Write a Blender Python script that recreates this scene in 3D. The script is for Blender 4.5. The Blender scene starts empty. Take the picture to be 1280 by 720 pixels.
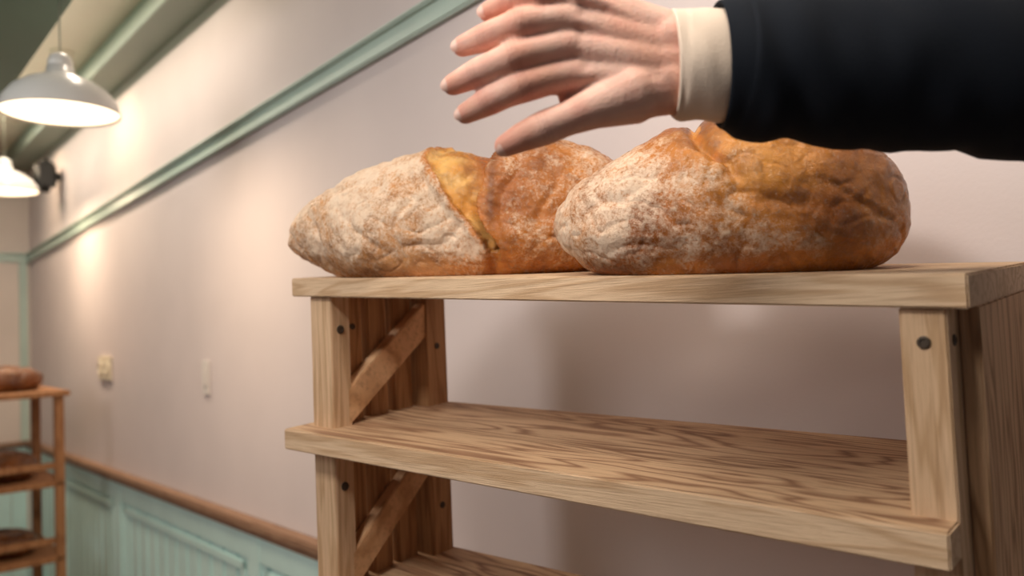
import bpy, bmesh, math, random
from mathutils import Vector, Matrix, noise
random.seed(4)
C=bpy.context.scene.collection
scene=bpy.context.scene
# ------------------------------------------------------------------ colour / node helpers
def lin(c):
    return tuple(((v/255)/12.92 if v/255<=0.04045 else ((v/255+0.055)/1.055)**2.4) for v in c)
def rgba(c): return lin(c)+(1.0,)
def new_mat(name):
    m=bpy.data.materials.new(name); m.use_nodes=True
    nt=m.node_tree; b=nt.nodes['Principled BSDF']
    return m,nt,b
def N(nt,t,**kw):
    n=nt.nodes.new(t)
    for k,v in kw.items():
        if k in n.inputs.keys(): n.inputs[k].default_value=v
        else: setattr(n,k,v)
    return n
def math_n(nt,op,a,b=None,clamp=False):
    n=nt.nodes.new('ShaderNodeMath'); n.operation=op; n.use_clamp=clamp
    for i,x in enumerate((a,b)):
        if x is None: continue
        if isinstance(x,(int,float)): n.inputs[i].default_value=x
        else: nt.links.new(x,n.inputs[i])
    return n.outputs[0]
def mixc(nt,fac,a,b):
    n=nt.nodes.new('ShaderNodeMix'); n.data_type='RGBA'
    for sock,x in ((n.inputs[0],fac),(n.inputs[6],a),(n.inputs[7],b)):
        if isinstance(x,(int,float)): sock.default_value=x
        elif isinstance(x,tuple): sock.default_value=x
        else: nt.links.new(x,sock)
    return n.outputs[2]
def coords(nt,scale):
    tc=nt.nodes.new('ShaderNodeTexCoord'); mp=nt.nodes.new('ShaderNodeMapping')
    mp.inputs['Scale'].default_value=scale
    nt.links.new(tc.outputs['Object'],mp.inputs['Vector']); return mp.outputs[0]
def noise_n(nt,vec,scale=1,detail=2,rough=.5,dist=0):
    n=N(nt,'ShaderNodeTexNoise',Scale=scale,Detail=detail,Roughness=rough,Distortion=dist)
    nt.links.new(vec,n.inputs['Vector']); return n.outputs['Fac']
def ramp(nt,fac,stops):
    r=nt.nodes.new('ShaderNodeValToRGB'); e=r.color_ramp.elements
    while len(e)<len(stops): e.new(0.5)
    for el,(p,c) in zip(e,stops): el.position=p; el.color=c
    nt.links.new(fac,r.inputs[0]); return r.outputs[0]
def bump(nt,b,h,strength,dist):
    n=N(nt,'ShaderNodeBump',Strength=strength,Distance=dist)
    nt.links.new(h,n.inputs['Height']); nt.links.new(n.outputs[0],b.inputs['Normal'])
def paint_mat(name,col,rough=.55,var=.06,scale=6,bumpd=.0006,metal=0):
    m,nt,b=new_mat(name)
    v=coords(nt,(1,1,1)); n=noise_n(nt,v,scale,3)
    c=rgba(col); d=tuple(x*(1-var*3) for x in c[:3])+(1,)
    nt.links.new(ramp(nt,n,[(.3,d),(.65,c)]),b.inputs['Base Color'])
    b.inputs['Roughness'].default_value=rough; b.inputs['Metallic'].default_value=metal
    bump(nt,b,noise_n(nt,v,180,2),.3,bumpd)
    return m
def wood(name,light,mid,dark,scale,rings=95,rough=.65,fib=1.0,ringk=1.0):
    m,nt,b=new_mat(name)
    v=coords(nt,scale); n=noise_n(nt,v,1,3,.5,.3)
    s=math_n(nt,'SINE',math_n(nt,'MULTIPLY',n,rings))
    s=math_n(nt,'ADD',math_n(nt,'MULTIPLY',s,.5),.5)
    col=ramp(nt,s,[(0,rgba(light)),(.35,rgba(light)),(.85,rgba(tuple(a*.35+b_*.65 for a,b_ in zip(light,mid)))),(1,rgba(tuple(m_+(d_-m_)*max(0,ringk-1) for m_,d_ in zip(mid,dark))))])
    v2=coords(nt,tuple((x*7 if x<5 else x*26) for x in scale)); f=noise_n(nt,v2,1,5,.7)
    fm=math_n(nt,'MULTIPLY',math_n(nt,'SUBTRACT',f,.48,True),2.2*fib,True)
    col=mixc(nt,fm,col,rgba(dark))
    big=noise_n(nt,coords(nt,tuple(x*.5 for x in scale)),1.3,2)
    col=mixc(nt,math_n(nt,'MULTIPLY',math_n(nt,'SUBTRACT',big,.45,True),1.0,True),col,rgba(mid))
    nt.links.new(col,b.inputs['Base Color']); b.inputs['Roughness'].default_value=rough
    b.inputs['Specular IOR Level'].default_value=.3
    bump(nt,b,math_n(nt,'ADD',f,math_n(nt,'MULTIPLY',s,.25)),.65,.0015)
    return m
# ------------------------------------------------------------------ mesh helpers
def tagk(o,label,cat,group=None):
    o['label']=label; o['category']=cat
    if group: o['group']=group
    return o
def link_mesh(name,bm,mat,parent=None,M=None,smooth=False):
    me=bpy.data.meshes.new(name)
    bmesh.ops.recalc_face_normals(bm,faces=bm.faces[:])
    bm.to_mesh(me); bm.free()
    if mat: me.materials.append(mat)
    if smooth:
        for p in me.polygons: p.use_smooth=True
    o=bpy.data.objects.new(name,me); C.objects.link(o)
    if parent is not None: o.parent=parent
    elif M is not None: o.matrix_world=M
    return o
def empty(name,M):
    o=bpy.data.objects.new(name,None); C.objects.link(o); o.matrix_world=M; o.empty_display_size=.05; return o
def struct(name,bm,mat,M=None,smooth=False):
    o=link_mesh(name,bm,mat,None,M,smooth); o['kind']='structure'; return o
def prism8(bm,p,bev=0,seg=2):
    vs=[bm.verts.new(q) for q in p]
    fs=[(0,3,2,1),(4,5,6,7),(0,1,5,4),(1,2,6,5),(2,3,7,6),(3,0,4,7)]
    faces=[bm.faces.new([vs[i] for i in f]) for f in fs]
    if bev:
        es=list({e for f in faces for e in f.edges})
        bmesh.ops.bevel(bm,geom=es,offset=bev,segments=seg,affect='EDGES')
def box(bm,x0,x1,y0,y1,z0,z1,bev=0):
    prism8(bm,[(x0,y0,z0),(x1,y0,z0),(x1,y1,z0),(x0,y1,z0),(x0,y0,z1),(x1,y0,z1),(x1,y1,z1),(x0,y1,z1)],bev)
def sbox(bm,s0,s1,q0,q1,zf,dz0,dz1,bev=0):
    a,b=zf(s0),zf(s1)
    prism8(bm,[(s0,q0,a+dz0),(s1,q0,b+dz0),(s1,q1,b+dz0),(s0,q1,a+dz0),(s0,q0,a+dz1),(s1,q0,b+dz1),(s1,q1,b+dz1),(s0,q1,a+dz1)],bev)
def rings_to_bm(bm,rings,cap0=True,cap1=True):
    vr=[[bm.verts.new(p) for p in r] for r in rings]
    n=len(vr[0])
    for a,b in zip(vr,vr[1:]):
        for i in range(n): bm.faces.new((a[i],a[(i+1)%n],b[(i+1)%n],b[i]))
    if cap0: bm.faces.new(vr[0][::-1])
    if cap1: bm.faces.new(vr[-1])
def lathe(bm,prof,seg=48,origin=(0,0,0),axis='z'):
    rings=[]
    for r,z in prof:
        ring=[]
        for i in range(seg):
            t=2*math.pi*i/seg; a,b=r*math.cos(t),r*math.sin(t)
            if axis=='z': p=(a,b,z)
            elif axis=='y': p=(a,z,b)
            else: p=(z,a,b)
            ring.append(Vector(p)+Vector(origin))
        rings.append(ring)
    rings_to_bm(bm,rings)
def basis(d):
    d=d.normalized(); a=Vector((0,0,1)) if abs(d.z)<.9 else Vector((1,0,0))
    e1=d.cross(a).normalized(); return d,e1,d.cross(e1)
def capsule(bm,p1,p2,r1,r2,seg=18):
    d,e1,e2=basis(p2-p1); rings=[]
    for p,r,rng in ((p1,r1,range(-5,1)),(p2,r2,range(0,6))):
        for k in rng:
            a=k/5*math.pi/2*.97
            c=p+d*(r*math.sin(a)); rr=r*math.cos(a)
            rings.append([c+(e1*math.cos(2*math.pi*i/seg)+e2*math.sin(2*math.pi*i/seg))*rr for i in range(seg)])
    rings_to_bm(bm,rings)
# ------------------------------------------------------------------ camera
FPX=1000.0
CAM=Vector((0,0,1.45))
pit=math.radians(2.58); rol=math.radians(2.3)
Fw=Vector((0,math.cos(pit),math.sin(pit))); r0=Vector((1,0,0)); u0=Vector((0,-math.sin(pit),math.cos(pit)))
Rt=r0*math.cos(rol)-u0*math.sin(rol); Up=r0*math.sin(rol)+u0*math.cos(rol)
cd=bpy.data.cameras.new('camera'); cam=bpy.data.objects.new('camera',cd); C.objects.link(cam)
cd.sensor_width=36; cd.lens=FPX/1280*36; cd.clip_start=.02
m=Matrix.Identity(4)
for i in range(3): m[i][0]=Rt[i]; m[i][1]=Up[i]; m[i][2]=-Fw[i]; m[i][3]=CAM[i]
cam.matrix_world=m; scene.camera=cam
cd.dof.use_dof=True; cd.dof.focus_distance=.84; cd.dof.aperture_fstop=3.5
def ray(x,y): return Fw+Rt*((x-640)/FPX)-Up*((y-360)/FPX)
def P(x,y,Z): return CAM+ray(x,y)*Z
def z_at(X,Y,py):
    n=Up+Fw*((py-360)/FPX); return CAM.z-(n.x*X+n.y*Y)/n.z
# ------------------------------------------------------------------ plan of the room and unit
K=.85
R0=Vector((.392*K,.70*K)); uv=Vector((-.758,.652)); vv=Vector((.652,.758))
def UV(u,v): return R0+uv*(u*K)+vv*(v*K)
th_w=math.radians(40.6)
w=Vector((-math.sin(th_w),math.cos(th_w),0)); nn=Vector((-math.cos(th_w),-math.sin(th_w),0))
Bk=Vector((.6495*K,.9945*K,0))
MW=Matrix.Identity(4)
for i in range(3): MW[i][0]=w[i]; MW[i][1]=nn[i]; MW[i][2]=(0,0,1)[i]; MW[i][3]=Bk[i]
MWi=MW.inverted()
def MWat(s,q,z): return MW @ Matrix.Translation((s,q,z))
def on_wall(x,y,q=0):
    d=ray(x,y); b=Bk+nn*q
    t=(b-CAM).dot(nn)/d.dot(nn); return MWi@(CAM+d*t)
def linez(a,b):
    return lambda s:a.z+(b.z-a.z)*(s-a.x)/(b.x-a.x)
SC=on_wall(38,400).x
rail_z=linez(on_wall(574,0),on_wall(38,322))
chair_z=linez(on_wall(398,682),on_wall(88,571))
CEIL=max(on_wall(270,0).z+.09,2.5)
BEAM=2.33
# ------------------------------------------------------------------ materials
M_wall=paint_mat('wall plaster lilac',(226,212,210),.75,.02,3)
M_wall2=paint_mat('end wall plaster cream',(226,212,202),.75,.02,3)
M_ceil=paint_mat('ceiling cream paint',(222,212,194),.5,.02,3)
M_mint=paint_mat('mint paint',(214,246,242),.5,.03,5)
M_rail=paint_mat('sage green moulding paint',(192,210,200),.35,.03,5)
M_teal=paint_mat('deep sage beam paint',(92,122,108),.5,.03,3)
M_corn=paint_mat('sage cornice paint',(150,162,150),.5,.03,3)
M_floor=wood('oak floor',(150,110,78),(125,88,60),(90,60,40),(1.2,8,8))
M_chair=wood('brown chair rail wood',(158,124,100),(140,106,84),(108,78,60),(1.2,14,14))
M_board=wood('pale pine boards',(224,192,158),(200,164,128),(142,104,74),(2.3,27,27),46)
M_shelf=wood('weathered board faces',(206,170,134),(160,120,90),(100,70,50),(1.5,12,12),88,.68,1.1,1.25)
M_post=wood('pale pine posts',(222,186,150),(196,158,120),(144,104,72),(30,30,2.4),40)
M_side=wood('weathered side plank',(210,170,132),(172,132,96),(112,78,54),(14,13,1.6),78,.7,1.0,1.2)
M_slat=wood('brown side slats',(194,148,104),(164,118,78),(108,72,46),(24,24,2.0),45)
M_brace=wood('orange brown brace',(226,180,136),(200,152,108),(142,100,68),(22,5,5),45)
M_rack=wood('brown rack wood',(170,120,80),(146,98,62),(102,66,40),(10,10,2),60)
M_bolt=paint_mat('dark iron bolt',(80,66,54),.5,.05,40,.0004,.3)
M_black=paint_mat('black plastic',(30,29,28),.5,.05,20)
M_white=paint_mat('white plastic',(230,222,216),.4,.01,8)
M_brass=paint_mat('cream outlet',(240,226,200),.4,.03,10,.0003,0)
M_enam=paint_mat('white enamel',(246,243,238),.25,.02,8)
M_metal=paint_mat('grey metal',(168,170,152),.35,.03,14,.0003,.1)
def emit(name,col,st):
    m,nt,b=new_mat(name); b.inputs['Base Color'].default_value=rgba(col)
    b.inputs['Emission Color'].default_value=rgba(col); b.inputs['Emission Strength'].default_value=st
    return m
M_glow=emit('warm lamp diffuser',(255,230,190),3.2)
# ------------------------------------------------------------------ room shell
S0=-2.2
bm=bmesh.new(); box(bm,S0,SC+.1,-.12,0,0,CEIL+.1); struct('wall_back',bm,M_wall,MW)
bm=bmesh.new(); box(bm,SC,SC+.12,0,4.2,0,CEIL+.1); struct('wall_left',bm,M_wall2,MW)
bm=bmesh.new(); box(bm,S0,SC+.12,-.12,4.2,-.1,0); struct('floor',bm,M_floor,MW)
bm=bmesh.new(); box(bm,S0,SC+.12,-.12,4.2,CEIL+.0,CEIL+.12); struct('ceiling',bm,M_ceil,MW)
# cornice on the wall, second beam further out
bm=bmesh.new(); box(bm,S0,SC,0,.13,CEIL-.09,CEIL,.003); struct('trim_1',bm,M_corn,MW)
bm=bmesh.new(); box(bm,S0,SC,.485,1.5,BEAM,CEIL,.005); struct('trim_2',bm,M_teal,MW)
# picture rail
bm=bmesh.new()
sbox(bm,S0,SC,0,.012,rail_z,-.029,.029,.003)
sbox(bm,S0,SC,0,.026,rail_z,.018,.029,.004)
sbox(bm,S0,SC,0,.019,rail_z,-.029,-.020,.004)
struct('trim_3',bm,M_rail,MW)
zc=rail_z(SC)
bm=bmesh.new(); box(bm,SC-.012,SC,.012,4.2,zc-.029,zc+.029,.003); box(bm,SC-.026,SC,.026,4.2,zc+.018,zc+.029,.003); struct('trim_4',bm,M_rail,MW)
bm=bmesh.new(); box(bm,SC-.02,SC,.016,.06,chair_z(SC)+.02,zc-.031,.003); struct('trim_5',bm,M_rail,MW)
# chair rail
bm=bmesh.new(); sbox(bm,S0,SC,0,.045,chair_z,-.006,.020,.005); sbox(bm,S0,SC,0,.030,chair_z,-.026,-.004,.004); struct('trim_6',bm,M_chair,MW)
cz=chair_z(SC)
bm=bmesh.new(); box(bm,SC-.045,SC,.045,4.2,cz-.006,cz+.02,.004); struct('trim_7',bm,M_chair,MW)
# wainscot boards, stiles and mouldings
bm=bmesh.new(); s=S0
while s<SC-.02:
    e=min(s+.115,SC-.002); sbox(bm,s+.007,e-.007,0,.015,chair_z,-chair_z(s),-.02,.007); s=e
sbox(bm,S0,SC,0,.002,chair_z,-.86,-.02)
sbox(bm,S0,SC,.004,.024,chair_z,-.10,-.024,.003)
for sc in [2.03-1.45*2,2.03-1.45,2.03,3.48,4.6]:
    sbox(bm,sc-.045,sc+.045,.004,.026,chair_z,-chair_z(sc),-.025,.003)
for a,b in ((.63,1.98),(2.08,3.43),(3.53,4.55)):
    for x0,x1 in ((a+.02,a+.05),(b-.05,b-.02)): sbox(bm,x0,x1,.006,.022,chair_z,-.7,-.115,.004)
    sbox(bm,a+.02,b-.02,.006,.022,chair_z,-.145,-.115,.004)
struct('trim_8',bm,M_mint,MW)
bm=bmesh.new(); q=.03
while q<4.1:
    box(bm,SC-.012,SC,q+.002,q+.083,0,cz-.02,.003); q+=.085
struct('trim_9',bm,M_mint,MW)
bm=bmesh.new(); box(bm,S0,SC,.026,.038,0,.11,.003); struct('baseboard_back',bm,M_mint,MW)
# ------------------------------------------------------------------ display shelf unit
ang=math.atan2(-.652,.758)
MU=Matrix.Translation((R0.x,R0.y,0))@Matrix.Rotation(ang,4,'Z')
unit=empty('shelf_unit',MU)
tagk(unit,'pale rustic wooden shelf unit holding the two big loaves, standing by the lilac wall','shelf unit')
def L(u,v,z): return Vector((-u*K,v*K,z))
VB=lambda u:.35-.080*u          # the back edge runs slightly towards the front at the left end
def bil(zFL,zFR,zBL,zBR,u1,v0,v1):
    def f(u,v):
        a=u/u1; b=(v-v0)/(v1-v0)
        return (zFR*(1-a)+zFL*a)*(1-b)+(zBR*(1-a)+zBL*a)*b
    return f
def zpx(u,v,py):
    p=UV(u,v); return z_at(p.x,p.y,py)
zFL=zpx(1.01,0,348); zFR=zpx(0,0,342); zBR=zpx(0,.35,327)
topz=bil(zFL,zFR,zFL+zBR-zFR,zBR,1.01,0,.35)
z_bl=zpx(.974,VB(.974),498); zf_l=zpx(1.0,-.03,536)
midz=bil(zf_l,zpx(.012,-.03,668),zf_l+(z_bl-zf_l)*.375/(VB(.974)+.03),zpx(0,.345,564),1.0,-.03,.345)
dz3=-.268*K
lowz=lambda u,v: midz(u,v)+dz3
T=.031*K
def ubox(bm,ua,ub_,va,vb,zlo,zhi,bev=.0013):
    f=lambda z,u,v: z(u,v) if callable(z) else z
    g=lambda u: vb(u) if callable(vb) else vb
    pts=[]
    for z in (zlo,zhi):
        for u,v in ((ub_,va),(ua,va),(ua,g(ua)),(ub_,g(ub_))): pts.append(L(u,v,f(z,u,v)))
    prism8(bm,pts,bev)
def part(name,fn,mat,parent=unit,face=None):
    bm=bmesh.new(); fn(bm); o=link_mesh(name,bm,mat,parent)
    if face:
        o.data.materials.append(face)
        for p in o.data.polygons:
            if p.normal.z>.9 and p.area>.01: p.material_index=1
    return o
low=lambda zf,d=0:(lambda u,v:zf(u,v)-T-d)
part('top_board',lambda b:ubox(b,-.006,1.012,0,VB,low(topz),topz,.0016),M_board)
part('shelf_board',lambda b:ubox(b,.0145,1.0,-.03,lambda u:VB(u)-.004,low(midz,.002),midz,.0016),M_board,unit,M_shelf)
part('shelf_board',lambda b:ubox(b,.022,.985,-.03,lambda u:VB(u)-.004,low(lowz),lowz,.0016),M_board,unit,M_shelf)
under=low(topz,.0005)
part('post',lambda b:ubox(b,.918,.974,.01,.048,0,under),M_post)
part('post',lambda b:ubox(b,.014,.054,.008,.064,0,under),M_post)
vbl=VB(.974)-.004
part('post',lambda b:ubox(b,.915,.974,vbl-.05,vbl,0,under),M_slat)
part('post',lambda b:ubox(b,.022,.066,.292,.335,0,under),M_slat)
for va,vb in ((.055,.096),(.107,.151),(.163,.209)):
    part('side_slat',lambda b:ubox(b,.946,.968,va,vb,.12,under,.0025),M_slat)
part('side_panel',lambda b:ubox(b,-.004,.0135,.050,.346,.05,under),M_side)
def brace(b,zb,zt,wd=.062*K):
    v0,v1,ua,ub_=.040,.24,.918,.944
    pts=[]
    for u in (ua,ub_):
        pts+= [L(u,v0,zb),L(u,v1,zt-wd),L(u,v1,zt),L(u,v0,zb+wd)]
    prism8(b,pts,.0015)
part('brace',lambda b:brace(b,midz(.93,.05)-.004,topz(.93,.2)-T-.006),M_brace)
part('brace',lambda b:brace(b,lowz(.93,.05)-.004,midz(.93,.2)-T-.006),M_brace)
def bolt(u,v,z,axis,sgn,r=.0050):
    bm=bmesh.new()
    lathe(bm,[(0.0005,0),(r,0),(r,sgn*.0010),(r*.8,sgn*.0016),(r*.55,sgn*.0016),(r*.5,sgn*.0008),(.0005,sgn*.0008)],24,L(u,v,z),axis)
    return link_mesh('bolt',bm,M_bolt,unit)
bolt(.034,.0079,zpx(.034,.01,428),'y',-1)
bolt(.0139,.029,zpx(.014,.03,425),'x',1,.0045)
bolt(.9179,.028,zpx(.918,.028,412),'x',1,.006)
bolt(.9179,.028,zpx(.918,.028,608),'x',1,.006)
bolt(.9149,vbl-.025,zpx(.915,.25,432),'x',1,.005)
bolt(.9459,.075,zpx(.946,.075,408),'x',1,.0045)
bolt(.9149,vbl-.025,zpx(.915,.25,630),'x',1,.005)
# ------------------------------------------------------------------ bread
def bread_mat():
    m,nt,b=new_mat('bread crust with flour')
    at=N(nt,'ShaderNodeAttribute',attribute_name='crust'); fl=N(nt,'ShaderNodeAttribute',attribute_name='flour')
    v=coords(nt,(1,1,1))
    n1=noise_n(nt,v,34,6,.65,.4); n2=noise_n(nt,v,260,4,.75); n3=noise_n(nt,v,17,5,.6,1.2); n4=noise_n(nt,v,100,5,.7,.6)
    def lines(sc,k,sharp):
        cr=noise_n(nt,coords(nt,sc),1,4,.6,1.0)
        ln=math_n(nt,'ABSOLUTE',math_n(nt,'SINE',math_n(nt,'MULTIPLY',cr,k)))
        return math_n(nt,'SUBTRACT',1.0,math_n(nt,'MULTIPLY',ln,sharp,True),True)
    l1=lines((26,26,60),58,3.8); l2=lines((46,70,46),42,3.2)
    line=math_n(nt,'MAXIMUM',l1,math_n(nt,'MULTIPLY',l2,.85))
    crust=mixc(nt,math_n(nt,'MULTIPLY',math_n(nt,'SUBTRACT',n1,.45,True),2.4,True),at.outputs['Color'],rgba((110,56,16)))
    crust=mixc(nt,math_n(nt,'MULTIPLY',math_n(nt,'SUBTRACT',n3,.53,True),1.8,True),crust,rgba((224,158,80)))
    crust=mixc(nt,math_n(nt,'MULTIPLY',math_n(nt,'SUBTRACT',n4,.52,True),2.0,True),crust,rgba((110,58,18)))
    crust=mixc(nt,math_n(nt,'MULTIPLY',math_n(nt,'SUBTRACT',n2,.60,True),3.0,True),crust,rgba((236,192,134)))
    f=math_n(nt,'ADD',fl.outputs['Fac'],math_n(nt,'MULTIPLY',math_n(nt,'SUBTRACT',n3,.5),2.1))
    f=math_n(nt,'ADD',f,math_n(nt,'MULTIPLY',math_n(nt,'SUBTRACT',n2,.5),2.2))
    f=math_n(nt,'ADD',f,math_n(nt,'MULTIPLY',math_n(nt,'SUBTRACT',n4,.5),1.7))
    f=math_n(nt,'SUBTRACT',f,math_n(nt,'MULTIPLY',line,.45))
    f=math_n(nt,'MULTIPLY',math_n(nt,'SUBTRACT',f,.26),1.2,True)
    f=math_n(nt,'MULTIPLY',f,.82)
    flc=mixc(nt,n1,rgba((252,236,216)),rgba((230,196,164)))
    nt.links.new(mixc(nt,f,crust,flc),b.inputs['Base Color'])
    ro=math_n(nt,'ADD',math_n(nt,'MULTIPLY',f,.5),.26)
    nt.links.new(math_n(nt,'ADD',ro,math_n(nt,'MULTIPLY',math_n(nt,'SUBTRACT',n4,.5),.4)),b.inputs['Roughness'])
    b.inputs['Specular IOR Level'].default_value=.6
    h=math_n(nt,'ADD',math_n(nt,'MULTIPLY',n2,.6),math_n(nt,'MULTIPLY',n1,.6))
    h=math_n(nt,'ADD',h,math_n(nt,'MULTIPLY',n4,1.0))
    h=math_n(nt,'SUBTRACT',h,math_n(nt,'MULTIPLY',line,.32))
    bump(nt,b,h,.55,.0030)
    return m
M_bread=bread_mat()
def sm(a,b,x):
    t=max(0,min(1,(x-a)/(b-a))); return t*t*(3-2*t)
def lerp(a,b,t): return tuple(x+(y-x)*t for x,y in zip(a,b))
def loaf(name,label,group,M,slope,a,b,H,p,zc,wf,hf,crack,paint,sub,seed,amp=1,child=True,tuck=.10,pl=None,fold=1):
    src=bmesh.new(); bmesh.ops.create_icosphere(src,subdivisions=sub,radius=1)
    src.verts.ensure_lookup_table()
    V=[];cols=[];fls=[];ins=[]
    so=Vector((seed*3.7,seed*1.9,seed*.7)); o2=Vector((5,5,5)); o3=Vector((2,7,1))
    for v in src.verts:
        x,y,z=v.co
        pp_=p if pl is None else pl+(p-pl)*sm(-.7,.2,x)
        r=(abs(x)**pp_+abs(y)**pp_+abs(z)**pp_)**(-1/pp_)
        X,Y,Z=x*r,y*r,z*r
        hh=H*hf(X)
        ly=b*Y*wf(X); lx=a*X
        lz=zc*H+Z*(hh-zc*H) if Z>=0 else zc*H*(1+max(-1,Z*1.35))
        if Z<0:
            tk=1-tuck*max(0,min(1,-Z*1.35))**1.5
            lx*=tk; ly*=tk
        pos=Vector((lx,ly,lz)); h=lz/H
        nd=Vector((x/a,y/b,z/(H*.6))).normalized()
        q=pos+so
        d=noise.noise(q*7)*.0085+noise.noise(q*18)*.0032+noise.noise(q*50)*.0013+noise.noise(q*110)*.0008
        d+=-.0028*fold*max(0,1-abs(noise.noise(q*16+o2))*6)
        d+=-.0012*max(0,1-abs(noise.noise(q*38+o3))*5)
        i_,cdp,e=crack(X,Y,h,noise.noise(q*25)+.5*noise.noise(q*70))
        d=(d*amp+cdp)*min(1,max(0,(h+.02)*9))
        pos=pos+nd*d
        if pos.z<0: pos.z=0
        c,f=paint(X,Y,h,i_,noise.noise(q*14),noise.noise(q*40),e)
        pos.z+=slope[0]*pos.x+slope[1]*pos.y
        V.append(pos); cols.append(c); fls.append(f); ins.append(i_)
    groups={False:[],True:[]}
    for f in src.faces:
        idx=[v.index for v in f.verts]
        groups[child and sum(ins[i] for i in idx)>=2].append(idx)
    src.free()
    def build(nm,faces,parent):
        used=sorted({i for f in faces for i in f}); mp={i:k for k,i in enumerate(used)}
        me=bpy.data.meshes.new(nm)
        me.from_pydata([V[i] for i in used],[],[[mp[i] for i in f] for f in faces])
        me.color_attributes.new('crust','FLOAT_COLOR','POINT')
        me.attributes['crust'].data.foreach_set('color',[t for i in used for t in (*cols[i],1.0)])
        me.attributes.new('flour','FLOAT','POINT')
        me.attributes['flour'].data.foreach_set('value',[fls[i] for i in used])
        me.polygons.foreach_set('use_smooth',[True]*len(me.polygons))
        me.materials.append(M_bread)
        o=bpy.data.objects.new(nm,me); C.objects.link(o)
        if parent: o.parent=parent
        else: o.matrix_world=M
        return o
    o=build(name,groups[False],None); tagk(o,label,'bread',group)
    if groups[True]:
        k=build('scored_opening',groups[True],o); k['label']='golden torn opening where the crust was scored'
    return o
GOLD=lin((220,150,64)); TAN=lin((238,188,114)); BR=lin((160,88,30)); BR2=lin((208,132,56)); DK=lin((84,38,10)); FB=lin((206,146,92)); AMB=lin((192,110,36))
def topframe(u,v,a):
    p=UV(u,v); M=Matrix.Translation((p.x,p.y,topz(u,v)))@Matrix.Rotation(a,4,'Z')
    gu=(topz(u+.1,v)-topz(u,v))/(.1*K); gv=(topz(u,v+.1)-topz(u,v))/(.1*K)
    g=uv*gu+vv*gv
    return M,(g.x*math.cos(a)+g.y*math.sin(a),-g.x*math.sin(a)+g.y*math.cos(a))
def uv_of(x,y):
    d=Vector((x,y))-Vector((.392,.70)); return d.dot(uv),d.dot(vv)
# left loaf: a broad curved tear runs from the top down to the base, the crust folding over on its right
def crackL(X,Y,h,n):
    X=X-.22
    xl=-.24+.35*sm(1.0,.14,h)+n*.04; xr=.15-.07*sm(.95,.55,h)+.09*sm(.5,.15,h)+n*.025
    ins=xl<X<xr and h>.16
    d=0
    if ins:
        t=(X-xl)/(xr-xl+1e-6); d=-.006*sm(0,.10,t)-.017*sm(.1,1,t)+n*.003   # floor sinks under the overhanging right lip
    elif X>=xr: d=.014*math.exp(-((X-xr-.01)/.18)**2)*sm(.05,.3,h)
    else: d=.005*math.exp(-((X-xl+.02)/.04)**2)
    if h<=.16: d-=.005*math.exp(-((X-.13)/.03)**2)
    return ins,d,(xl-X if X<xr else 9)
def paintL(X,Y,h,ins,n,n2,e):
    Xs=X-.22
    if ins:
        t=sm(.08,.28,-e)
        c=lerp(lerp(TAN,GOLD,max(0,min(1,.5+n2*1.5))),lerp(AMB,BR,.6),t)
        return c,-.40+.35*sm(.35,.15,h)
    if e>0 and e<5:
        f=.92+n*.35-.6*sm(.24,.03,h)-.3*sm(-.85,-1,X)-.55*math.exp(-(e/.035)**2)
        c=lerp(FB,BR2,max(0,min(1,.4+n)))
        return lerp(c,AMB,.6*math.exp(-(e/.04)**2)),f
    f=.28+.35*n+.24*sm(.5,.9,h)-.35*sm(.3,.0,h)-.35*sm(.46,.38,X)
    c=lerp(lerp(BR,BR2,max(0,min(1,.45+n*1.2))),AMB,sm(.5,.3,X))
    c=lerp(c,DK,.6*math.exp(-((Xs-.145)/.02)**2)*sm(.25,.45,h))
    return c,f
u,v=uv_of(-.102,1.253); v+=.018
a=math.radians(-20)
M1,sl=topframe(u,v,a)
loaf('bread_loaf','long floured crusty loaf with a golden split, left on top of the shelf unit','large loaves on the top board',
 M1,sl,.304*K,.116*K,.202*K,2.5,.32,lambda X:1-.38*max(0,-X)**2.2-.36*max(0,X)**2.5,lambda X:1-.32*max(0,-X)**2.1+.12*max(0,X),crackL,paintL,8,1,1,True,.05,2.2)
# right loaf: a tear at the top centre beside a glossy dome on the right
def crackR(X,Y,h,n):
    c=-.12+.22*sm(1.0,.52,h)+n*.04; wd=.035*sm(.60,.75,h)
    ins=c-wd<X<c+wd and h>.62
    e=abs(X-c)
    d=-.007*math.exp(-(e/.04)**2)*sm(.45,.65,h)
    if X>c: d+=.006*math.exp(-((X-c-.20)/.18)**2)*sm(.3,.7,h)
    else: d+=.005*math.exp(-((X-c+.12)/.10)**2)*sm(.4,.7,h)
    mk=sm(.04,.14,X)*sm(.62,.40,X); hb=.50-.24*(X-.08)+n*.03
    d-=.0036*math.exp(-((h-hb)/.045)**2)*mk
    return ins,d,e
def paintR(X,Y,h,ins,n,n2,e):
    if ins: return lerp(AMB,GOLD,max(0,min(1,.5+n2*2))),-.4
    f=max(0,min(1,(.06+.2*n-X)*1.9+(.66-h)*1.3))
    if X>.02: f=max(f*.9,.68*sm(.48,.15,h)*sm(.75,.2,X))
    f=f*.94+n*.35-.6*sm(.18,.02,h)-.05
    if h>.85 and X<-.1: f-=.3*sm(.85,.95,h)
    if X>.1 and h>.5: f-=.35
    c=lerp(BR,BR2,max(0,min(1,.5+n*1.3)))
    c=lerp(c,DK,.7*sm(.82,1.0,h)*sm(.18,.0,abs(X+.10)))
    c=lerp(c,DK,.32*sm(.45,.9,X)*sm(.3,.6,h))
    c=lerp(c,GOLD,.7*math.exp(-((X-.20)/.22)**2)*sm(.40,.6,h)*sm(1.05,.85,h))
    return c,f
u,v=uv_of(.272,.990); v-=.018
a=math.radians(-16)
M2,sl=topframe(u,v,a)
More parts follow.
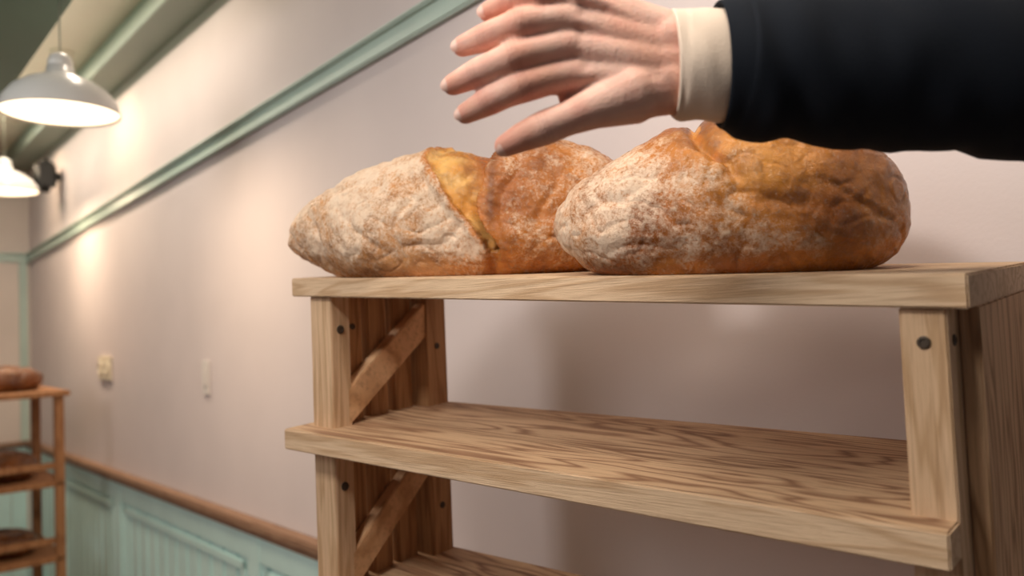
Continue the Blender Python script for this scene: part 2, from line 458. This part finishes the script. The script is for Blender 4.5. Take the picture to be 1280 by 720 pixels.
loaf('bread_loaf','broad domed loaf, floured left side and browner right side, nearest the jacket sleeve','large loaves on the top board',
 M2,sl,.210*K,.123*K,.180*K,2.8,.34,lambda X:1-.20*abs(X)**3,lambda X:1-.22*max(0,-X)**1.3-.10*max(0,X)**2,crackR,paintR,8,2,.95,True,.03,2.35,.8)
# ------------------------------------------------------------------ person: hand and arm
HO=P(850,80,.62)
bm=bmesh.new()
RS=1.18
def chain(pts,rs=1):
    for (x1,y1,z1,ra),(x2,y2,z2,rb) in zip(pts,pts[1:]): capsule(bm,P(x1,y1,z1),P(x2,y2,z2),ra*rs,rb*rs)
fingers=[
 [(840,46,.622,.019),(722,-4,.620,.0118),(692,-7,.613,.0098),(672,-6,.610,.0099),(652,-1,.613,.0087),(636,4,.618,.0087),(610,15,.630,.0067)],
 [(840,64,.621,.020),(714,26,.618,.0124),(678,27,.610,.0104),(650,31,.606,.0110),(628,38,.611,.0095),(609,46,.618,.0096),(578,58,.632,.0071)],
 [(840,82,.620,.020),(710,59,.617,.0128),(672,65,.608,.0107),(642,73,.604,.0114),(618,82,.609,.0098),(598,91,.616,.0098),(566,106,.632,.0073)],
 [(840,102,.621,.020),(718,94,.618,.0126),(684,99,.610,.0106),(654,107,.606,.0111),(631,117,.610,.0096),(612,126,.616,.0096),(582,142,.630,.0071)],
 [(850,106,.624,.022),(790,118,.620,.0200),(740,136,.614,.0136),(708,149,.611,.0111),(680,160,.610,.0115),(654,171,.612,.0098),(632,182,.618,.0076)],
]
for f in fingers: chain(f[:2]); chain(f[1:],RS)
chain([(790,108,.622,.014),(738,118,.620,.0125),(712,122,.622,.0090)])      # web between thumb and index finger
for f in fingers[:4]:
    x1,y1=f[1][0],f[1][1]
    chain([(x1+6,y1+1,.6090,.0058),(x1+40,y1*.86+11,.6093,.0046),(822,y1*.5+40,.6087,.0040)])
    chain([(x1,y1,.6099,.0075),(x1-2,y1,.6099,.0075)])
for y in (52,78,100):
    chain([(835,y,.621,.0215),(900,y,.621,.024),(1060,y+3,.615,.030),(1200,y+6,.61,.034)])
me=bpy.data.meshes.new('tmp'); bm.to_mesh(me); bm.free()
tmp=bpy.data.objects.new('tmp',me); C.objects.link(tmp)
rm=tmp.modifiers.new('r','REMESH'); rm.mode='VOXEL'; rm.voxel_size=.0015
s_=tmp.modifiers.new('s','SMOOTH'); s_.factor=.5; s_.iterations=9
dg=bpy.context.evaluated_depsgraph_get()
hme=bpy.data.meshes.new_from_object(tmp.evaluated_get(dg))
bpy.data.objects.remove(tmp)
hme.name='person'
knuck=[P(*p[:3]) for f in fingers for p in (f[1],f[3],f[5])]
tips=[P(*f[-1][:3]) for f in fingers]
cre=[]
for f in fingers[:4]:
    for k in (3,5):
        cre.append((P(*f[k][:3]),(P(*f[k+1][:3])-P(*f[k-1][:3])).normalized()))
cre.append((P(*fingers[4][4][:3]),(P(*fingers[4][5][:3])-P(*fingers[4][3][:3])).normalized()))
A=lin((238,196,178)); B_=lin((216,144,126)); CR=lin((176,108,94)); A2=lin((226,174,152))
cos=[v.co.copy() for v in hme.vertices]; nos=[v.normal.copy() for v in hme.vertices]
flat=[]; cl=[]
for co,no in zip(cos,nos):
    c=lerp(A,A2,max(0,min(1,.4+noise.noise(co*28)*1.4))); dd=0
    if co.x<P(760,80,.62).x:
        k=max(math.exp(-((co-q).length_squared/.011**2)) for q in knuck)*.75
        k=max(k,.75*max(math.exp(-((co-q).length_squared/.012**2)) for q in tips))
        c=lerp(c,B_,min(1,k))
        if no.dot(-Fw)>.1:
            for q,d in cre:
                r=co-q
                if r.length_squared<.0004:
                    t=r.dot(d)
                    for o_ in (-.0030,0,.0030):
                        g=math.exp(-((t-o_)/.0009)**2); dd+=g*.0003; c=lerp(c,CR,.25*g)
    c=lerp(c,B_,max(0,min(.4,noise.noise(co*70)*.55+.06)))
    p_=co-no*dd-HO; flat+=[p_.x,p_.y,p_.z]; cl+=list(c)+[1.0]
hme.vertices.foreach_set('co',flat)
ca=hme.color_attributes.new('skin','FLOAT_COLOR','POINT')
ca.data.foreach_set('color',cl)
hme.polygons.foreach_set('use_smooth',[True]*len(hme.polygons))
hme.update()
ms,nt,b=new_mat('skin')
at=N(nt,'ShaderNodeAttribute',attribute_name='skin'); vv_=coords(nt,(1,1,1))
sk=mixc(nt,math_n(nt,'MULTIPLY',noise_n(nt,vv_,120,4),.24),at.outputs['Color'],rgba((202,130,112)))
nt.links.new(sk,b.inputs['Base Color'])
b.inputs['Roughness'].default_value=.62; b.inputs['Subsurface Weight'].default_value=.12
b.inputs['Specular IOR Level'].default_value=.3
b.inputs['Subsurface Radius'].default_value=(.01,.004,.002); b.inputs['Subsurface Scale'].default_value=.5
bump(nt,b,math_n(nt,'ADD',noise_n(nt,vv_,420,3),math_n(nt,'MULTIPLY',noise_n(nt,coords(nt,(160,60,60)),1,3),1.1)),.42,.0012)
hme.materials.clear(); hme.materials.append(ms)
person=bpy.data.objects.new('person',hme); C.objects.link(person); person.location=HO
tagk(person,'person reaching an open hand over the loaves, wearing a dark navy sleeve and pale cuff','person')
M_nail=paint_mat('finger nail',(238,196,180),.3,.02,30,.0001)
for i,f in enumerate(fingers):
    tip=P(*f[-1][:3]); prv=P(*f[-2][:3]); d=(tip-prv).normalized()
    dn=-Fw if i<4 else (-Fw*.8-Up*.5)
    n_=(dn-d*dn.dot(d)).normalized(); sd=d.cross(n_)
    r=f[-1][3]*RS*.97; bm=bmesh.new(); c=tip-d*r*.15; grid=[]
    for a_ in range(-4,5):
        row=[]
        for b__ in range(-4,5):
            x=a_/4;y=b__/4
            X=x*math.sqrt(1-y*y/2); Y=y*math.sqrt(1-x*x/2)
            th=Y*.85
            row.append(bm.verts.new(c+d*(X*r*.95)+sd*(math.sin(th)*r*.93)+n_*(math.cos(th)*r*.96+r*.05-.10*r*max(0,X)**2)-HO))
        grid.append(row)
    for p in range(8):
        for q in range(8): bm.faces.new((grid[p][q],grid[p+1][q],grid[p+1][q+1],grid[p][q+1]))
    link_mesh('nail',bm,M_nail,person,None,True)
def tube(name,path,mat,parent,inner,tilt,amp,freq,seg=64,sub=10):
    pts=[]
    for (p1,a1,b1),(p2,a2,b2) in zip(path,path[1:]):
        for k in range(sub): t=k/sub; pts.append((p1.lerp(p2,t),a1+(a2-a1)*t,b1+(b2-b1)*t))
    pts.append(path[-1])
    rings=[]
    for i,(p,a_,b__) in enumerate(pts):
        t=(pts[min(i+1,len(pts)-1)][0]-pts[max(i-1,0)][0]).normalized()
        e1=(Up-t*Up.dot(t)).normalized(); e2=t.cross(e1)
        ring=[]
        for k in range(seg):
            th=2*math.pi*k/seg
            pos=p+e1*(a_*math.cos(th))+e2*(b__*math.sin(th))
            dr=(pos-p).normalized()
            fade=min(1,i/6)
            pos+=dr*(noise.noise(Vector((pos.x*freq*1.7,pos.y*freq*.7,pos.z*freq*.7+pos.x*freq*.8)))*amp*(.35+.65*fade))
            pos+=t*(tilt*a_*math.cos(th)*max(0,1-i/12))
            ring.append(pos-HO)
        rings.append((ring,p-HO,t))
    r0_,c0,t0=rings[0]
    lip=[(c0+(q-c0)*.975-t0*.0015) for q in r0_]
    inn=[(c0+(q-c0)*.93+t0*.002) for q in r0_]
    deep=[(c0+(q-c0)*.90+t0*inner) for q in r0_]
    bm=bmesh.new(); rings_to_bm(bm,[deep,inn,lip]+[r[0] for r in rings],cap0=False)
    return link_mesh(name,bm,mat,parent,None,True)
def pr(x,y,Z,r,k=.82): return (P(x,y,Z),r*Z/FPX,r*Z/FPX*k)
def cloth(name,col,sc,rough,st):
    m,nt,b=new_mat(name); v=coords(nt,(1,1,1)); n=noise_n(nt,v,sc,3); n2=noise_n(nt,v,30,3)
    c=rgba(col); d=tuple(x*.6 for x in c[:3])+(1,)
    nt.links.new(mixc(nt,math_n(nt,'MULTIPLY',n2,.4),c,d),b.inputs['Base Color']); b.inputs['Roughness'].default_value=rough
    b.inputs['Specular IOR Level'].default_value=.2
    b.inputs['Sheen Weight'].default_value=st; bump(nt,b,n,.4,.001); return m
M_navy=cloth('dark navy wool',(17,22,31),900,.9,.01); M_cuff=cloth('cream shirt cotton',(238,216,196),600,.9,.08)
tube('shirt_cuff',[pr(842,80,.620,67,.72),pr(856,81,.620,70,.73),pr(884,82,.620,71,.74),pr(960,86,.62,71,.74)],M_cuff,person,.05,-.12,.0045,30)
tube('jacket_sleeve',[pr(900,82,.62,78,.78),pr(928,84,.62,87,.80),pr(1000,86,.618,93),pr(1120,88,.615,101),pr(1290,90,.61,109),pr(1480,98,.60,122,.9),
   (Vector((.60,.50,1.60)),.076,.072),(Vector((.68,.36,1.61)),.078,.076),(Vector((.72,.18,1.62)),.08,.08)],M_navy,person,.06,-.12,.006,22)
# ------------------------------------------------------------------ pendant lamps hung on short stems under the beam
def pendant(px,py,Z,label):
    p=P(px,py,Z); l=MWi@p; root=empty('pendant_lamp',MWat(l.x,l.y,l.z)); tagk(root,label,'lamp','white dome pendant lamps')
    r=.139; g=r/.152
    bm=bmesh.new()
    out=[(r,0),(r*1.0,.006*g),(r*.95,.035*g),(r*.80,.066*g),(r*.58,.09*g),(r*.36,.104*g),(r*.24,.115*g),(r*.22,.135*g)]
    lathe(bm,[(.0005,.131*g),(.02,.131*g),(r*.34,.100*g),(r*.56,.086*g),(r*.78,.062*g),(r*.93,.032*g),(r*.975,.004*g),(r,0)]+out[1:]+[(.0005,.136*g)],64)
    link_mesh('shade',bm,M_enam,root,None,True)
    bm=bmesh.new(); lathe(bm,[(.0005,.006),(r*.965,.006),(r*.965,.010),(.0005,.010)],48); link_mesh('diffuser',bm,M_glow,root)
    bm=bmesh.new(); lathe(bm,[(.0005,.130*g),(.030*g,.130*g),(.032*g,.148*g),(.026*g,.165*g),(.012,.172*g),(.0005,.173*g)],32); link_mesh('lamp_holder',bm,M_enam,root,None,True)
    top=BEAM if l.y>.49 else CEIL
    bm=bmesh.new(); lathe(bm,[(.0005,.15),(.002,.15),(.002,top-l.z),(.0005,top-l.z)],12); link_mesh('cord',bm,M_metal,root,None,True)
    ld=bpy.data.lights.new('pendant_light','AREA'); ld.shape='DISK'; ld.size=.25; ld.energy=6; ld.color=(1,.78,.54)
    lo=bpy.data.objects.new('pendant_light',ld); C.objects.link(lo); lo.location=p-Vector((0,0,.004))
    return l
l1=pendant(76,143,2.05,'white dome pendant lamp glowing, the larger and nearer of the two')
l2=pendant(6,240,3.70,'white dome pendant lamp partly cut by the frame, the farther and smaller')
# recessed downlights that wash the wall
for s,lab in ((3.35,'small recessed ceiling downlight washing the wall, nearer one'),(4.65,'small recessed ceiling downlight washing the wall, near the far corner')):
    root=empty('downlight',MWat(s,.24,CEIL)); tagk(root,lab,'ceiling light','recessed wall washers')
    bm=bmesh.new(); lathe(bm,[(.028,-.001),(.042,-.001),(.042,-.006),(.028,-.004)],32); link_mesh('bezel',bm,M_ceil,root,None,True)
    bm=bmesh.new(); lathe(bm,[(.0005,-.001),(.028,-.001),(.028,-.002),(.0005,-.002)],24); link_mesh('lens',bm,M_glow,root)
    ld=bpy.data.lights.new('spot','SPOT'); ld.energy=11; ld.color=(1,.72,.44); ld.spot_size=math.radians(95); ld.spot_blend=1.0; ld.shadow_soft_size=.06
    lo=bpy.data.objects.new('spot',ld); C.objects.link(lo); lo.location=MW@Vector((s,.32,CEIL-.02))
    dirv=(MW@Vector((s,.0,CEIL-.50)))-lo.location; lo.rotation_euler=dirv.to_track_quat('-Z','Y').to_euler()
# ------------------------------------------------------------------ wall fittings
l=on_wall(133,460)
root=empty('wall_socket',MWat(l.x,0,l.z)); tagk(root,'small wide cream wall socket, farther along the lilac wall than the white switch','socket')
bm=bmesh.new(); box(bm,-.10,.10,0,.012,-.055,.055,.004); link_mesh('plate',bm,M_brass,root)
for k in (-.048,.048):
    bm=bmesh.new(); lathe(bm,[(.0005,.012),(.032,.012),(.032,.018),(.027,.020),(.025,.015),(.0005,.015)],32,(k,0,0),'y'); link_mesh('outlet',bm,M_brass,root,None,True)
l=on_wall(259,472)
root=empty('light_switch',MWat(l.x,0,l.z)); tagk(root,'tall white light switch plate on the lilac wall left of the shelf unit','switch')
bm=bmesh.new(); box(bm,-.032,.032,0,.007,-.058,.058,.003); link_mesh('plate',bm,M_white,root)
bm=bmesh.new(); box(bm,-.014,.014,.007,.011,-.028,.028,.003); link_mesh('rocker',bm,M_white,root)
# black speaker in the far corner
l=on_wall(56,220,.08)
root=empty('speaker',MWat(l.x,0,l.z)); tagk(root,'small black speaker high in the far corner above the green rail','speaker')
bm=bmesh.new(); box(bm,-.06,.06,.03,.13,-.085,.085,.03); link_mesh('cabinet',bm,M_black,root,None,True)
bm=bmesh.new(); box(bm,-.068,-.06,.045,.115,-.065,.065,.003); link_mesh('grille',bm,M_black,root)
bm=bmesh.new(); box(bm,-.02,.02,.002,.03,-.02,.02,.004); link_mesh('bracket',bm,M_black,root)
# ------------------------------------------------------------------ far rack with loaves
pt=MWi@P(80,488,3.3)
s0,q0=pt.x,max(pt.y,.06); zt=pt.z
root=empty('bread_rack',MWat(s0,q0,0)); tagk(root,'slim warm brown wooden rack with bread, in the far left corner','rack')
wS,wQ=.52,.50
def zrk(py): return z_at(P(60,py,3.3).x,P(60,py,3.3).y,py)
levels=[zt,zrk(600),zrk(692)]
for a_,b__ in ((0,0),(wS-.035,0),(0,wQ-.035),(wS-.035,wQ-.035)):
    bm=bmesh.new(); box(bm,a_,a_+.035,b__,b__+.035,0,zt-.022,.003); link_mesh('post',bm,M_rack,root)
for k,z in enumerate(levels):
    bm=bmesh.new(); e=.02 if k==0 else -.002
    box(bm,-e if k==0 else .0,wS+e,-e,wQ+e,z-.022,z,.003); link_mesh('shelf_board',bm,M_rack,root)
    if k:
        bm=bmesh.new(); box(bm,.01,.025,.035,wQ-.035,z+.05,z+.075,.002); link_mesh('guard_rail',bm,M_rack,root)
def no_crack(X,Y,h,n):
    d=0
    for c in (-.5,0,.5): d-=.008*math.exp(-((X-c-.1*Y)/.06)**2)*sm(.4,.8,h)
    return False,d,9
for z,lab,aa,hh,pp in ((levels[0],'round brown loaf on the top shelf of the far rack',.16,.105,3.2),(levels[1],'long brown loaf on the middle shelf of the far rack',.20,.115,2.4),(levels[2],'flat brown loaf on the lowest visible shelf of the far rack',.19,.085,2.4)):
    def pt_(X,Y,h,i_,n,n2,e): return lerp(lin((84,44,20)),lin((132,78,38)),max(0,min(1,.5+n))),-.2+.3*sm(.5,1,h)*max(0,n+.3)
    loaf('bread_loaf',lab,'loaves on the far rack',MWat(s0+.26,q0+.19,z+.001)@Matrix.Rotation(math.radians(90 if pp>3 else 8),4,'Z'),(0,0),aa,.125,hh,pp,.4,lambda X:1-.2*X*X,lambda X:1-.15*X*X,no_crack,pt_,5,7+z,1.5,False)
# ------------------------------------------------------------------ light
def area(name,loc,aim,size,en,col,sy=None):
    ld=bpy.data.lights.new(name,'AREA'); ld.size=size; ld.energy=en; ld.color=col
    if sy: ld.shape='RECTANGLE'; ld.size_y=sy
    o=bpy.data.objects.new(name,ld); C.objects.link(o); o.location=loc
    o.rotation_euler=(Vector(aim)-Vector(loc)).to_track_quat('-Z','Y').to_euler(); return o
area('added_left_fill',(-2.2,.2,2.20),(-1.3,2.4,1.5),.9,15,(1,.97,.94),.8)  # added fill for the left wall, wainscot and lamp shades; no window there
area('added_front_key',(-.52,.24,2.30),(.10,.88,1.45),.34,14,(1,.95,.88))  # added key, steep enough that the boards shade the openings; no fitting
area('added_top_light',(.05,.50,2.31),(.22,.86,1.5),.40,7,(1,.89,.76))  # unseen lamp added above the loaves for their top highlights
# added area lights without fittings, between cornice and beam: one up, one down
def strip(name,s,q,z,ln,en,up,col,wd_=.06):
    ld=bpy.data.lights.new(name,'AREA'); ld.shape='RECTANGLE'; ld.size=ln; ld.size_y=wd_; ld.energy=en; ld.color=col
    o=bpy.data.objects.new(name,ld); C.objects.link(o)
    o.matrix_world=MWat(s,q,z)@Matrix.Rotation(math.pi if up else 0,4,'X')
strip('added_ceiling_fill',3.2,.44,CEIL-.16,3.6,2.0,True,(1,.92,.82))  # added to brighten the cream ceiling from below
strip('added_wall_fill',3.4,.34,CEIL-.02,2.8,18,False,(1,.85,.69))  # added to brighten the left part of the wall from above
wd=bpy.data.worlds.new('world'); scene.world=wd; wd.use_nodes=True
wd.node_tree.nodes['Background'].inputs[0].default_value=(.84,.84,.88,1); wd.node_tree.nodes['Background'].inputs[1].default_value=.13
scene.view_settings.view_transform='Standard'
